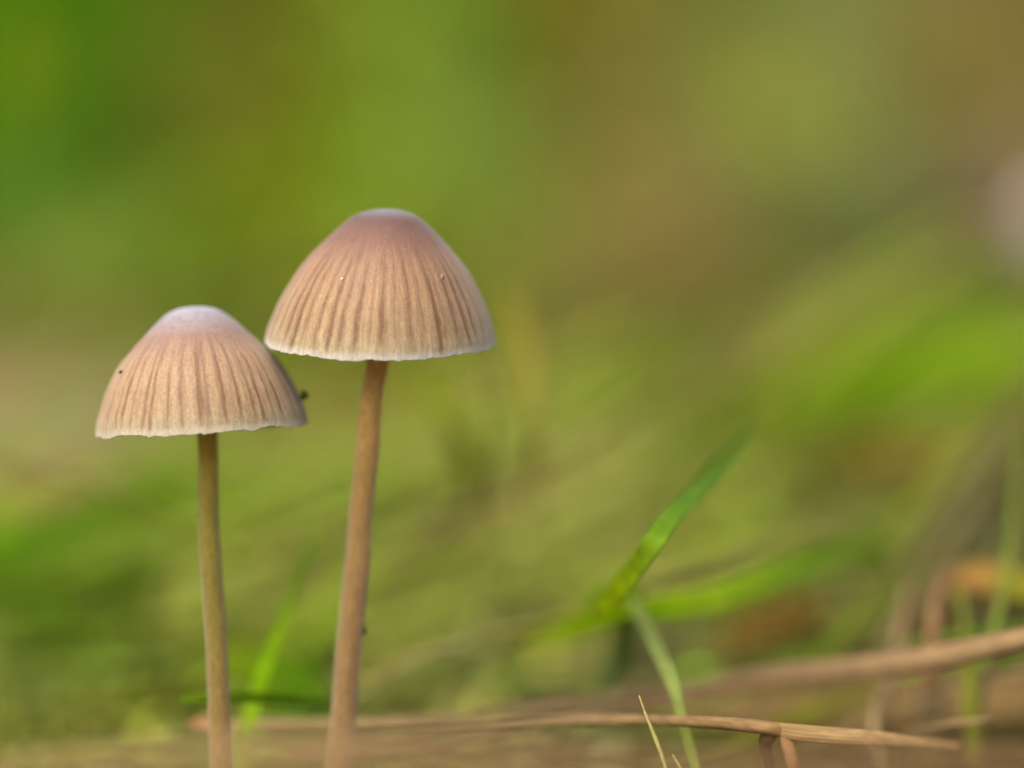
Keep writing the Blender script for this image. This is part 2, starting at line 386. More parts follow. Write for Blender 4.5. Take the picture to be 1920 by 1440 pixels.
def build_cap(parent, profile, R, zones, stria, n_str, seed, shear, crenel, rim_tint, sheen_bloom, M):
    """profile rows (r, z) normalised to rim radius 1, from apex to rim. M: matrix cap frame -> parent frame"""
    nr, na = 190, 1100
    pr = smooth_path(profile, 400)
    arc = np.concatenate([[0], np.cumsum(np.linalg.norm(np.diff(pr, axis=0), axis=1))]); arc /= arc[-1]
    s = np.linspace(0, 1, nr) ** 0.9
    r = np.interp(s, arc, pr[:, 0]); z = np.interp(s, arc, pr[:, 1])
    r[0] = 0.0005
    H = profile[0][1]
    th = np.arange(na) / na
    S, TH = np.meshgrid(s, th, indexing='ij')
    Rr = r[:, None] + 0 * TH; Z = z[:, None] + 0 * TH
    g = np.random.default_rng(seed)
    # striae: irregularly spaced radial grooves
    ang = (np.arange(n_str) + g.normal(0, 0.16, n_str)) / n_str
    dark = np.zeros_like(S); groove = np.zeros_like(S)
    wob = (vnoise(TH, S, 40, 8, 3, seed + 1) - 0.5) * 0.007
    for k, a in enumerate(ang):
        st = g.uniform(0.35, 1.15); start = g.uniform(0.35, 0.47); end = g.uniform(0.90, 0.985)
        wd = g.uniform(0.0022, 0.0052)
        d = (TH + wob - a + 0.5) % 1.0 - 0.5
        prof = 1 / (1 + np.exp(-(S - start) / 0.035)) / (1 + np.exp((S - end) / 0.022))
        wdl = wd * (1 + 0.9 * np.clip(0.62 - S, 0, 1) / 0.3)
        e = np.exp(-(d / wdl) ** 2)
        dark += st * e * prof * (0.62 + 0.5 * np.clip((S - 0.35) / 0.4, 0, 1))
        groove += st * np.exp(-(d / (wd * 1.7)) ** 2) * prof
    for k in range(n_str * 2):                       # short faint ones near the margin
        a = (k + 0.5 + g.normal(0, 0.2)) / (n_str * 2); start = g.uniform(0.60, 0.80)
        d = (TH + wob - a + 0.5) % 1.0 - 0.5
        prof = 1 / (1 + np.exp(-(S - start) / 0.03)) / (1 + np.exp((S - 0.92) / 0.02))
        st = g.uniform(0.05, 0.42)
        dark += st * np.exp(-(d / 0.0022) ** 2) * prof
        groove += 0.5 * st * np.exp(-(d / 0.003) ** 2) * prof
    fib = vnoise(TH, S, 420, 16, 3, seed + 2) - 0.5      # fibrils
    spk = vnoise(TH, S, 520, 150, 2, seed + 3) - 0.5
    gap = vnoise(TH, S, 90, 14, 3, seed + 12)
    big = vnoise(TH, S, 14, 6, 3, seed + 4) - 0.5
    # shape
    disp = -0.004 * groove + 0.0035 * fib * np.clip(S * 3, 0, 1) + 0.012 * big * np.clip(S * 2, 0, 1)
    lobes = crenel * ((vnoise(TH, S * 0, 46, 1, 2, seed + 5) - 0.5) * 2 + (vnoise(TH, S * 0, 17, 1, 1, seed + 15) - 0.5) * 2) + 0.024 * (vnoise(TH, S * 0, 170, 1, 2, seed + 6) - 0.5)
    rimw = np.clip((S - 0.90) / 0.10, 0, 1) ** 2
    Rr = Rr + disp
    Z = Z - rimw * lobes
    Rr = Rr + rimw * 0.010 * (vnoise(TH, S * 0, 100, 1, 2, seed + 7) - 0.5)
    A = TH * 2 * math.pi
    sh = (Z / H).clip(0)
    X = Rr * np.cos(A) + shear * sh ** 1.3; Y = Rr * np.sin(A)
    outer = np.stack([X, Y, Z], -1) * R
    # colour
    zs = np.array([q[0] for q in zones]); zc = np.array([s2l(q[1]) for q in zones])
    sj = np.clip(S + 0.05 * big + 0.03 * fib, 0, 1)
    base = np.stack([np.interp(sj, zs, zc[:, k]) for k in range(3)], -1)
    st_c = s2l(stria); st_u = s2l(zones[3][1]) * 0.66
    mixu = np.clip((S - 0.38) / 0.3, 0, 1)[..., None]
    dk = st_u * (1 - mixu) + st_c * mixu
    w = np.clip(dark * (0.56 + 0.72 * gap), 0, 0.88)[..., None]
    col = base * (1 - w) + dk * w
    col = col * (1 + 0.42 * fib * np.clip((S - 0.12) * 3, 0.15, 1) + 0.45 * spk)[..., None]
    rm = (np.clip((S - 0.955) / 0.04, 0, 1) * (0.7 + 0.8 * (vnoise(TH, S, 90, 30, 2, seed + 8) - 0.5)))[..., None]
    col = col * (1 - rm) + s2l(rim_tint) * rm
    bl = np.clip(1.0 - S / sheen_bloom[0], 0, 1) ** 0.8 * (0.9 + 1.3 * (vnoise(TH, S, 60, 60, 3, seed + 9) - 0.5)) * sheen_bloom[1]
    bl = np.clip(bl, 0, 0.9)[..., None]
    col = col * (1 - bl) + s2l(sheen_bloom[2]) * bl  # whitish sky sheen and frost mixed into the cap-top colour
    col = (col * np.array([0.98, 1.02, 1.14]) * CAPALB).clip(0.01, 0.9)
    # inner surface, a thin flesh below the skin
    tk = 0.055 * (1 - S) ** 0.6 + 0.010
    inner = np.stack([(Rr - tk * 0.7).clip(0.0004) * np.cos(A) + shear * sh ** 1.3, (Rr - tk * 0.7).clip(0.0004) * np.sin(A), Z - tk * (1 - S) * 1.2 + 0.004], -1) * R
    V = np.concatenate([outer.reshape(-1, 3), inner[::-1].reshape(-1, 3)])
    C = np.concatenate([col.reshape(-1, 3), col[::-1].reshape(-1, 3) * 0.9])
    V = V @ np.array(M.to_3x3()).T + np.array(M.translation)
    n2 = 2 * nr
    i = np.arange(n2 - 1)[:, None]; j = np.arange(na)[None, :]; j2 = (j + 1) % na
    F = np.stack([i * na + j, (i + 1) * na + j, (i + 1) * na + j2, i * na + j2], -1).reshape(-1, 4)
    cap = mesh_obj('cap', V, F, M_CAP, C, parent)
    # gills: thin radial plates under the cap
    gv, gf, gc = [], [], []
    ngill = n_str
    ri = np.interp(np.linspace(0, 1, 14), s, r); zi = np.interp(np.linspace(0, 1, 14), s, z)
    gcol = s2l((215, 195, 165)) * 0.6
    for k in range(ngill):
        a = 2 * math.pi * k / ngill; ca, sa = math.cos(a), math.sin(a)
        b0 = len(gv)
        for q in range(1, 14):
            rr = ri[q] * 0.955 - 0.02; zt = max(zi[q] - 0.03 - 0.05 * (1 - q / 13), 0.075)
            zb = max(zt - 0.20 * max(math.sin(math.pi * min(q / 13, 1)), 0) ** 0.7, 0.06)
            if rr < 0.13: rr = 0.13
            zb = min(zb, zt - 0.002)
            for (zz, tt) in ((zt, -0.006), (zt, 0.006), (zb, 0.003), (zb, -0.003)):
                gv.append(((rr * ca - tt * sa + shear * max(zz / H, 0) ** 1.3) * R, (rr * sa + tt * ca) * R, zz * R)); gc.append(gcol)
        for q in range(12):
            for e in range(4):
                gf.append((b0 + q * 4 + e, b0 + q * 4 + (e + 1) % 4, b0 + (q + 1) * 4 + (e + 1) % 4, b0 + (q + 1) * 4 + e))
    gv = np.array(gv) @ np.array(M.to_3x3()).T + np.array(M.translation)
    gl = mesh_obj('gills', gv, np.array(gf), M_GILL, np.array(gc), parent, smooth=False)
    gl['kind'] = 'stuff'
    return cap

CAPALB = 0.305
def build_stem(parent, pts, cols, seed):
    n = 160
    q = smooth_path(pts, n)
    path = np.array([P(*r[:3]) for r in q]); w = q[:, 3] * K * q[:, 2]
    g = np.random.default_rng(seed)
    path[:, 0] += np.interp(np.linspace(0, 1, n), np.linspace(0, 1, 12), g.normal(0, 0.006, 12))
    w = w * (1 + np.interp(np.linspace(0, 1, n), np.linspace(0, 1, 22), g.normal(0, 0.02, 22)))
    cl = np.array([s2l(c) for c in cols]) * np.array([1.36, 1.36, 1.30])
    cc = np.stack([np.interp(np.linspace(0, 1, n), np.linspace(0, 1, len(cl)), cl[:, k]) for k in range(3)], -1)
    V, F, C = sweep(path, w, w, cc, 28, lump=0.0011)
    C = C * (1 + 0.05 * g.normal(0, 1, (len(C), 1)))
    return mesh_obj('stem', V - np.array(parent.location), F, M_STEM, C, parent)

def cap_frame(parent, px, py, d, tilt_fwd, roll):
    """cap frame placed with its rim centre at the given spot; tilt forwards, roll to the side"""
    rot = Matrix.Rotation(math.radians(roll), 4, 'Y') @ Matrix.Rotation(math.radians(tilt_fwd), 4, 'X')
    return Matrix.Translation(P(px, py, d) - parent.location) @ rot

# right-hand mushroom, taller and broader
D1 = 22.85
foot = P(632, 1500, 22.9); foot.z = float(ground_z(foot.x, foot.y)) - 0.1
m1 = empty('mushroom', foot)
tag(m1, 'taller broad brown bell mushroom with striped cap and pale even rim', 'mushroom', 'bonnet mushrooms in focus')
prof1 = [(0, 250), (30, 247.5), (60, 237), (88, 214), (112, 190), (135, 165), (155, 140), (170, 117), (184, 92), (195, 69), (205, 45), (212.5, 22), (216, 0)]
prof1 = [(a / 216, b / 216 * 1.0) for a, b in prof1]
z1 = [(0, (112, 90, 88)), (0.12, (112, 86, 80)), (0.20, (122, 84, 70)), (0.33, (146, 102, 80)), (0.5, (182, 138, 100)), (0.68, (190, 150, 106)), (0.85, (190, 156, 110)), (0.95, (196, 172, 128)), (1, (214, 200, 170))]
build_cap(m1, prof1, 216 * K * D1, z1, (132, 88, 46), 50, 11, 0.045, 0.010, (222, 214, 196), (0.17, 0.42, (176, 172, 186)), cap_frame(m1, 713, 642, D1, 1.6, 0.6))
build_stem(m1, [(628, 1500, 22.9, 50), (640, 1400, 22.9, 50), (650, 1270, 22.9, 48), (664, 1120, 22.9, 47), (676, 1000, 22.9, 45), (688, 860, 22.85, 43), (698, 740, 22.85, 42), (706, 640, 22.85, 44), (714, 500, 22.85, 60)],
           [(120, 98, 66), (122, 98, 66), (126, 102, 66), (136, 110, 66), (176, 144, 90), (235, 198, 130)], 3)  # last tones lightened to offset the shade under the cap

# left-hand mushroom, smaller, frosted, with whitish sky sheen painted on its top
D2 = 22.8
foot = P(420, 1500, 22.75); foot.z = float(ground_z(foot.x, foot.y)) - 0.1
m2 = empty('mushroom', foot)
tag(m2, 'smaller pinkish brown mushroom with frosted top with whitish sheen painted in and ragged rim', 'mushroom', 'bonnet mushrooms in focus')
prof2 = [(0, 233), (24, 231), (48, 223), (74, 203), (97, 180), (120, 158), (141, 137), (156, 116), (168, 94), (179, 71), (188, 48), (195, 26), (199, 0)]
prof2 = [(a / 199, b / 199) for a, b in prof2]
z2 = [(0, (160, 146, 144)), (0.12, (148, 128, 124)), (0.22, (150, 120, 110)), (0.36, (170, 132, 108)), (0.5, (190, 150, 114)), (0.68, (198, 160, 118)), (0.85, (192, 158, 114)), (0.95, (192, 168, 126)), (1, (206, 190, 156))]
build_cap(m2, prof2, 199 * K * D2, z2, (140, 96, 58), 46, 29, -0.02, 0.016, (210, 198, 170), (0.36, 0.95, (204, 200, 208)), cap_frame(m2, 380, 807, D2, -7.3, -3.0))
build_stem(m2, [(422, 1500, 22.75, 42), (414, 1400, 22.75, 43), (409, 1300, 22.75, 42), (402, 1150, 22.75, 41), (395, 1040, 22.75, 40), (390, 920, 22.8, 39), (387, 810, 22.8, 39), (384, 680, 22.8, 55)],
           [(120, 98, 60), (120, 98, 58), (118, 102, 54), (112, 102, 44), (118, 108, 44), (168, 146, 72), (250, 214, 130)], 5)  # stem top coloured brighter, making up for the cap's shade

# far mushroom whose side enters the frame on the right
D3 = 62.0
foot = P(2006, 640, D3)
foot.z = float(ground_z(foot.x, foot.y)) - 0.2
m3 = empty('mushroom', foot)
tag(m3, 'far out of focus pale mauve mushroom cut off by the right edge', 'mushroom')
prof3 = [(0, 1.0), (0.2, 0.98), (0.45, 0.88), (0.7, 0.66), (0.88, 0.38), (0.97, 0.15), (1, 0)]
def small_cap(parent, px, py, d, R, top, low):
    pr = smooth_path(prof3, 24); na = 40
    A = np.arange(na) / na * 2 * math.pi
    rr = np.concatenate([pr[:, 0], pr[::-1, 0] * 0.93]); zz = np.concatenate([pr[:, 1], pr[::-1, 1] * 0.9 - 0.02])
    V = np.stack([rr[:, None] * np.cos(A), rr[:, None] * np.sin(A), zz[:, None] + 0 * A], -1) * R
    V = V.reshape(-1, 3) + np.array(P(px, py, d) - parent.location)
    t = (zz / 1.0).clip(0, 1)[:, None]
    C = np.repeat(s2l(low) * (1 - t) + s2l(top) * t, na, 0) * 0.8
    n = len(rr); i = np.arange(n - 1)[:, None]; j = np.arange(na)[None]; j2 = (j + 1) % na
    F = np.stack([i * na + j, (i + 1) * na + j, (i + 1) * na + j2, i * na + j2], -1).reshape(-1, 4)
    return mesh_obj('cap', V, F, M_CAP, C, parent)
small_cap(m3, 1998, 450, D3, 76 * K * D3, (178, 168, 162), (108, 74, 80))
q = smooth_path([(*foot, 0.35), (*(P(2004, 470, D3)), 0.3)], 12)
V, F, C = sweep(q[:, :3], q[:, 3], q[:, 3], s2l((150, 120, 95)) * 0.6, 10, normal=(0, -1, 0.01))
mesh_obj('stem', V - np.array(foot), F, M_STEM, C, m3)

# crumbs and flecks stuck on them
bpy.context.view_layer.update()
CAPS = [o for o in scene.objects if o.name.startswith('cap')]
def speck(name, px, py, d, w, h, col, label, cat):
    g = np.random.default_rng(int(px))
    aim = (P(px, py, 1.0) - CAM).normalized()
    for o in CAPS:                         # rest it on the cap skin where there is one behind it
        inv = o.matrix_world.inverted()
        hit, loc, nrm, idx = o.ray_cast(inv @ CAM, inv.to_3x3() @ aim)
        if hit:
            d = min(d + 0.6, ((o.matrix_world @ loc) - CAM).dot(FWD) - 0.004)
    c = P(px, py, d); rad = np.array([w, (w + h) / 2, h]) * K * d / 2
    V, F = [], []
    nu, nv = 8, 6
    for i in range(nv + 1):
        for j in range(nu):
            t = math.pi * i / nv; a = 2 * math.pi * j / nu
            k = 1 + g.normal(0, 0.16)
            V.append(rad * k * np.array([math.sin(t) * math.cos(a), math.sin(t) * math.sin(a), math.cos(t)]))
    for i in range(nv):
        for j in range(nu):
            F.append((i * nu + j, (i + 1) * nu + j, (i + 1) * nu + (j + 1) % nu, i * nu + (j + 1) % nu))
    o = mesh_obj(name, V, F, M_SPECK, np.repeat(s2l(col)[None] * 0.7, len(V), 0))
    o.location = c
    return tag(o, label, cat)

# ------------------------------------------------------------------ grass and stalks that can be told apart
def thing(o, label, cat, group=None): return tag(o, label, cat, group, 'thing')

# the dry culm lying in focus, bottom right
culm = empty('dry_grass_stalk', P(1485, 1374, 22.0))
thing(culm, 'straw coloured dry stalk with a joint and ribbed end, in focus along the bottom', 'stalk', 'dry stalks on the ground')
cb = np.array(culm.location)
strand('stem', [(372, 1361, 25.0, 12), (500, 1363, 24.7, 22), (800, 1360, 24.1, 22), (1100, 1350, 23.3, 20), (1300, 1353, 22.5, 21), (1420, 1362, 22.02, 26), (1482, 1375, 22.0, 20)],
       [(146, 122, 80), (160, 136, 88), (140, 116, 76), (124, 98, 62), (130, 102, 62), (130, 100, 60)], M_DRY, 60, 16, culm, cb, thick=0.8, ribs=6, rib_amp=0.04)
strand('sheath', [(1450, 1364, 22.0, 20), (1490, 1373, 21.95, 30), (1560, 1379, 21.9, 30), (1640, 1384, 21.7, 27), (1720, 1390, 21.3, 18), (1800, 1397, 20.8, 10)],
       [(134, 104, 62), (142, 114, 72), (130, 104, 66), (116, 92, 58)], M_DRY, 50, 48, culm, cb, thick=0.45, ribs=12, rib_amp=0.07)
strand('shoot', [(1462, 1366, 22.05, 16), (1440, 1382, 22.1, 30), (1436, 1404, 22.3, 26), (1444, 1440, 22.5, 20), (1452, 1500, 22.7, 16)],
       [(112, 80, 42), (96, 68, 34), (100, 72, 38)], M_DRY, 24, 12, culm, cb, thick=0.6)
strand('shoot', [(1466, 1370, 22.0, 12), (1476, 1395, 21.95, 24), (1486, 1430, 21.9, 24), (1494, 1500, 21.9, 18)],
       [(130, 94, 52), (112, 80, 44)], M_DRY, 20, 12, culm, cb, thick=0.6)

thing(strand('dry_grass_stalk', [(700, 1440, 27.4, 10), (880, 1385, 26.8, 20), (1000, 1350, 26.3, 26), (1100, 1328, 26.0, 30), (1300, 1294, 25.6, 34), (1450, 1268, 25.0, 38), (1600, 1252, 24.4, 42), (1750, 1232, 23.9, 42), (1920, 1196, 23.4, 38), (2100, 1150, 23.0, 30)],
      [(122, 98, 68), (132, 108, 76), (124, 100, 70), (134, 108, 76), (138, 112, 76), (140, 114, 76)], M_DRY, 70, 20, thick=0.5, ribs=5, rib_amp=0.12),
      'thick frayed brown dry stalk rising to the right edge above the focused one', 'stalk', 'dry stalks on the ground')
thing(strand('dry_grass_stalk', [(-160, 1456, 17.4, 20), (150, 1436, 17.5, 34), (400, 1412, 17.6, 42), (650, 1390, 17.9, 32), (880, 1358, 18.6, 26), (1060, 1330, 19.6, 18)],
      [(142, 118, 70), (150, 126, 80), (142, 116, 78), (134, 106, 70)], M_DRY, 50, 14, thick=0.5),
      'blurred pale foreground stalk crossing in front of both mushroom feet', 'stalk', 'dry stalks on the ground')
thing(strand('dry_grass_stalk', [(380, 1420, 17.6, 20), (700, 1428, 17.4, 40), (1000, 1430, 17.4, 34), (1350, 1444, 17.4, 34), (1700, 1432, 17.4, 36), (2050, 1440, 17.4, 34)],
      [(132, 106, 66), (138, 106, 72), (130, 100, 66), (124, 96, 60)], M_DRY, 50, 14, thick=0.5),
      'blurred brown foreground stalk along the bottom edge right of the mushroom feet', 'stalk', 'dry stalks on the ground')
thing(strand('dry_grass_stalk', [(1690, 1376, 24.0, 6), (1760, 1362, 23.7, 11), (1830, 1352, 23.5, 12), (1860, 1350, 23.5, 8)],
      [(120, 98, 64), (132, 108, 72), (120, 98, 64)], M_DRY, 24, 12, thick=0.5),
      'short pale straw piece lying at lower right beyond the ribbed stalk', 'straw', 'dry stalks on the ground')
thing(strand('dead_leaf', [(352, 1362, 24.2, 6), (380, 1358, 24.1, 30), (410, 1364, 24.0, 34), (440, 1374, 23.9, 8)],
      [(170, 125, 90), (176, 132, 90)], M_LITTER, 20, 10, thick=0.2), 'small pinkish brown leaf scrap beside the left mushroom foot', 'leaf')

# grass plant at right of centre with forked blades
node = P(1165, 1135, 23.4)
gp = empty('grass_plant', P(1150, 1330, 25.6))
thing(gp, 'bright green grass plant with blades forking from one joint right of centre', 'grass plant')
gb = np.array(gp.location)
strand('stem', [(1118, 1400, 27.4, 30), (1146, 1290, 27.0, 50), (1166, 1210, 26.4, 58), (1176, 1140, 25.2, 26)], [(150, 172, 120), (156, 184, 140), (156, 186, 140), (130, 166, 70)], M_GRASS, 24, 12, gp, gb, thick=0.6)
strand('blade', [(1122, 1150, 23.6, 24), (1156, 1108, 23.3, 46), (1190, 1066, 22.95, 46), (1224, 1018, 22.7, 42), (1262, 966, 23.0, 40), (1310, 920, 23.7, 42), (1362, 866, 24.9, 40), (1425, 806, 26.6, 18)],
       [(140, 172, 14), (138, 174, 24), (122, 162, 36), (104, 150, 46), (92, 138, 50), (90, 130, 30), (96, 126, 30)], M_GRASS, 44, 12, gp, gb, fold=0.06, thick=0.12, normal=(-0.2, -1, 0.5))
strand('blade', [(1165, 1140, 24.6, 30), (1240, 1140, 24.7, 46), (1310, 1128, 25.0, 50), (1390, 1105, 25.6, 50), (1480, 1070, 26.6, 52), (1580, 1042, 28.0, 48), (1700, 1024, 29.8, 36), (1800, 1030, 31.0, 8)],
       [(118, 160, 8), (126, 176, 8), (156, 200, 40), (130, 182, 8), (112, 160, 8), (108, 146, 24), (106, 134, 30)], M_GRASS, 44, 12, gp, gb, fold=0.12, thick=0.12, normal=(0, -1, 0.5))
strand('blade', [(1195, 1100, 24.6, 40), (1135, 1140, 24.8, 74), (1085, 1172, 25.4, 60), (1035, 1195, 26.0, 42), (975, 1215, 26.8, 10)],
       [(118, 160, 4), (140, 188, 4), (148, 190, 10), (136, 162, 30)], M_GRASS, 30, 12, gp, gb, fold=0.12, thick=0.12, normal=(0, -1, 0.4))
strand('blade', [(1186, 1118, 24.4, 16), (1212, 1172, 23.9, 32), (1240, 1232, 23.4, 30), (1264, 1290, 23.1, 24), (1278, 1345, 22.9, 20), (1294, 1404, 22.8, 19), (1316, 1475, 22.7, 14)],
       [(128, 152, 90), (136, 160, 110), (140, 164, 112), (132, 154, 86), (132, 162, 84)], M_GRASS, 44, 12, gp, gb, fold=0.1, thick=0.15, normal=(0.2, -1, 0.2))
strand('runner', [(1170, 1126, 24.6, 6), (1060, 1154, 24.9, 8), (950, 1184, 25.2, 9), (830, 1212, 25.6, 9), (690, 1262, 26.2, 9), (560, 1330, 27.0, 8)],
       [(150, 156, 84), (172, 174, 110), (178, 180, 118)], M_GRASS, 34, 8, gp, gb, thick=0.8)

# blade between the stems, and a dark leaf behind it
thing(strand('blade_of_grass', [(436, 1500, 24.0, 16), (456, 1400, 24.1, 28), (482, 1300, 24.2, 32), (512, 1210, 24.3, 30), (542, 1130, 24.4, 24), (566, 1065, 24.5, 20), (584, 1020, 24.6, 18), (598, 982, 24.7, 12)],
      [(150, 164, 70), (136, 178, 24), (130, 184, 6), (124, 172, 10), (100, 140, 24), (112, 150, 50), (150, 176, 80)], M_GRASS, 40, 12, fold=0.05, thick=0.12, normal=(-0.5, -1, 0.5)),
      'slender light green grass blade standing between the two mushroom stems', 'grass blade', 'single grass blades')
thing(strand('broad_leaf', [(405, 1222, 27.0, 20), (455, 1240, 26.6, 70), (515, 1270, 26.2, 110), (570, 1290, 25.9, 90), (618, 1322, 25.7, 12)],
      [(112, 134, 10), (86, 124, 2), (74, 116, 0), (70, 110, 2)], M_GRASS, 26, 12, thick=0.08, fold=0.05, normal=(0, -1, 0.6)),
      'dark green broad leaf low down behind the blade between the stems', 'leaf')
thing(strand('blade_of_grass', [(338, 1312, 23.3, 8), (372, 1312, 23.3, 15), (450, 1308, 23.5, 17), (530, 1312, 23.8, 22), (612, 1322, 24.2, 10)],
      [(96, 136, 8), (90, 136, 6), (86, 130, 4)], M_GRASS, 26, 10, thick=0.2),
      'short dark green blade lying level behind the left mushroom foot', 'grass blade', 'single grass blades')

# fine awns in front, right of centre
aw = empty('grass_awn', P(1252, 1450, 22.0))
thing(aw, 'fine pale pointed awns standing at the bottom edge in front of the stalks', 'awn')
for p_ in ([(1256, 1480, 22.0, 7), (1246, 1432, 22.05, 7), (1230, 1385, 22.1, 6), (1213, 1345, 22.1, 5), (1198, 1304, 22.1, 2)],
           [(1262, 1480, 21.95, 6), (1243, 1425, 22.0, 5), (1222, 1370, 22.0, 4), (1208, 1335, 22.0, 2)],
           [(1290, 1480, 21.9, 6), (1278, 1445, 21.9, 5), (1261, 1414, 21.9, 2)]):
    strand('bristle', p_, [(168, 160, 88), (178, 168, 96), (188, 172, 110)], M_DRY, 20, 8, aw, np.array(aw.location), thick=0.8)

# right-hand edge
thing(strand('blade_of_grass', [(1826, 1440, 24.6, 14), (1824, 1340, 24.7, 34), (1820, 1285, 24.8, 30), (1816, 1220, 24.9, 16), (1806, 1150, 25.0, 15), (1794, 1090, 25.2, 8)],
      [(116, 132, 50), (130, 146, 60), (126, 142, 60), (120, 138, 70), (118, 136, 66)], M_GRASS, 28, 10, thick=0.15),
      'upright pale green blade crossing behind the frayed stalk near the right edge', 'grass blade', 'single grass blades')
thing(strand('blade_of_grass', [(1840, 1260, 24.2, 10), (1862, 1190, 24.4, 16), (1890, 1060, 25.0, 18), (1905, 930, 25.8, 16), (1925, 800, 26.6, 8)],
      [(128, 150, 84), (122, 146, 76), (112, 136, 60)], M_GRASS, 28, 10, thick=0.15),
      'tall thin grey green blade leaning to the right edge beside a dark stem', 'grass blade', 'single grass blades')
thing(strand('plant_stalk', [(1836, 1330, 24.6, 12), (1852, 1240, 24.7, 16), (1876, 1130, 25.0, 18), (1900, 1000, 25.6, 14), (1940, 860, 26.4, 10)],
      [(84, 72, 46), (86, 74, 44), (92, 84, 48)], M_DRY, 24, 8, thick=0.8),
      'thin dark brown stem standing close to the right edge', 'stem')
thing(strand('dead_leaf', [(1758, 1094, 26.6, 8), (1790, 1086, 26.5, 44), (1850, 1082, 26.4, 52), (1900, 1094, 26.3, 54), (1970, 1112, 26.2, 44), (2060, 1130, 26.2, 8)],
      [(146, 102, 56), (154, 112, 60), (152, 126, 50), (124, 142, 22), (116, 140, 16)], M_LITTER, 28, 10, thick=0.08, normal=(0, -1, 0.6)),
      'orange leaf turning yellow green, sticking in at the right edge', 'leaf')
thing(strand('plant_stalk', [(1745, 1300, 24.8, 24), (1748, 1220, 24.8, 30), (1752, 1150, 24.9, 28), (1768, 1092, 25.4, 20), (1800, 1062, 26.0, 10)],
      [(124, 92, 58), (128, 96, 58), (130, 100, 56)], M_DRY, 24, 8, thick=0.8),
      'bent brown stem under the orange leaf', 'stem')
thing(strand('plant_stalk', [(1620, 1420, 25.0, 14), (1645, 1330, 25.0, 22), (1668, 1270, 25.2, 22), (1690, 1180, 25.6, 20), (1705, 1090, 26.2, 10)],
      [(128, 102, 64), (146, 118, 86), (130, 104, 68)], M_DRY, 24, 8, thick=0.8),
      'pale mauve brown stem rising behind the frayed stalk', 'stem')

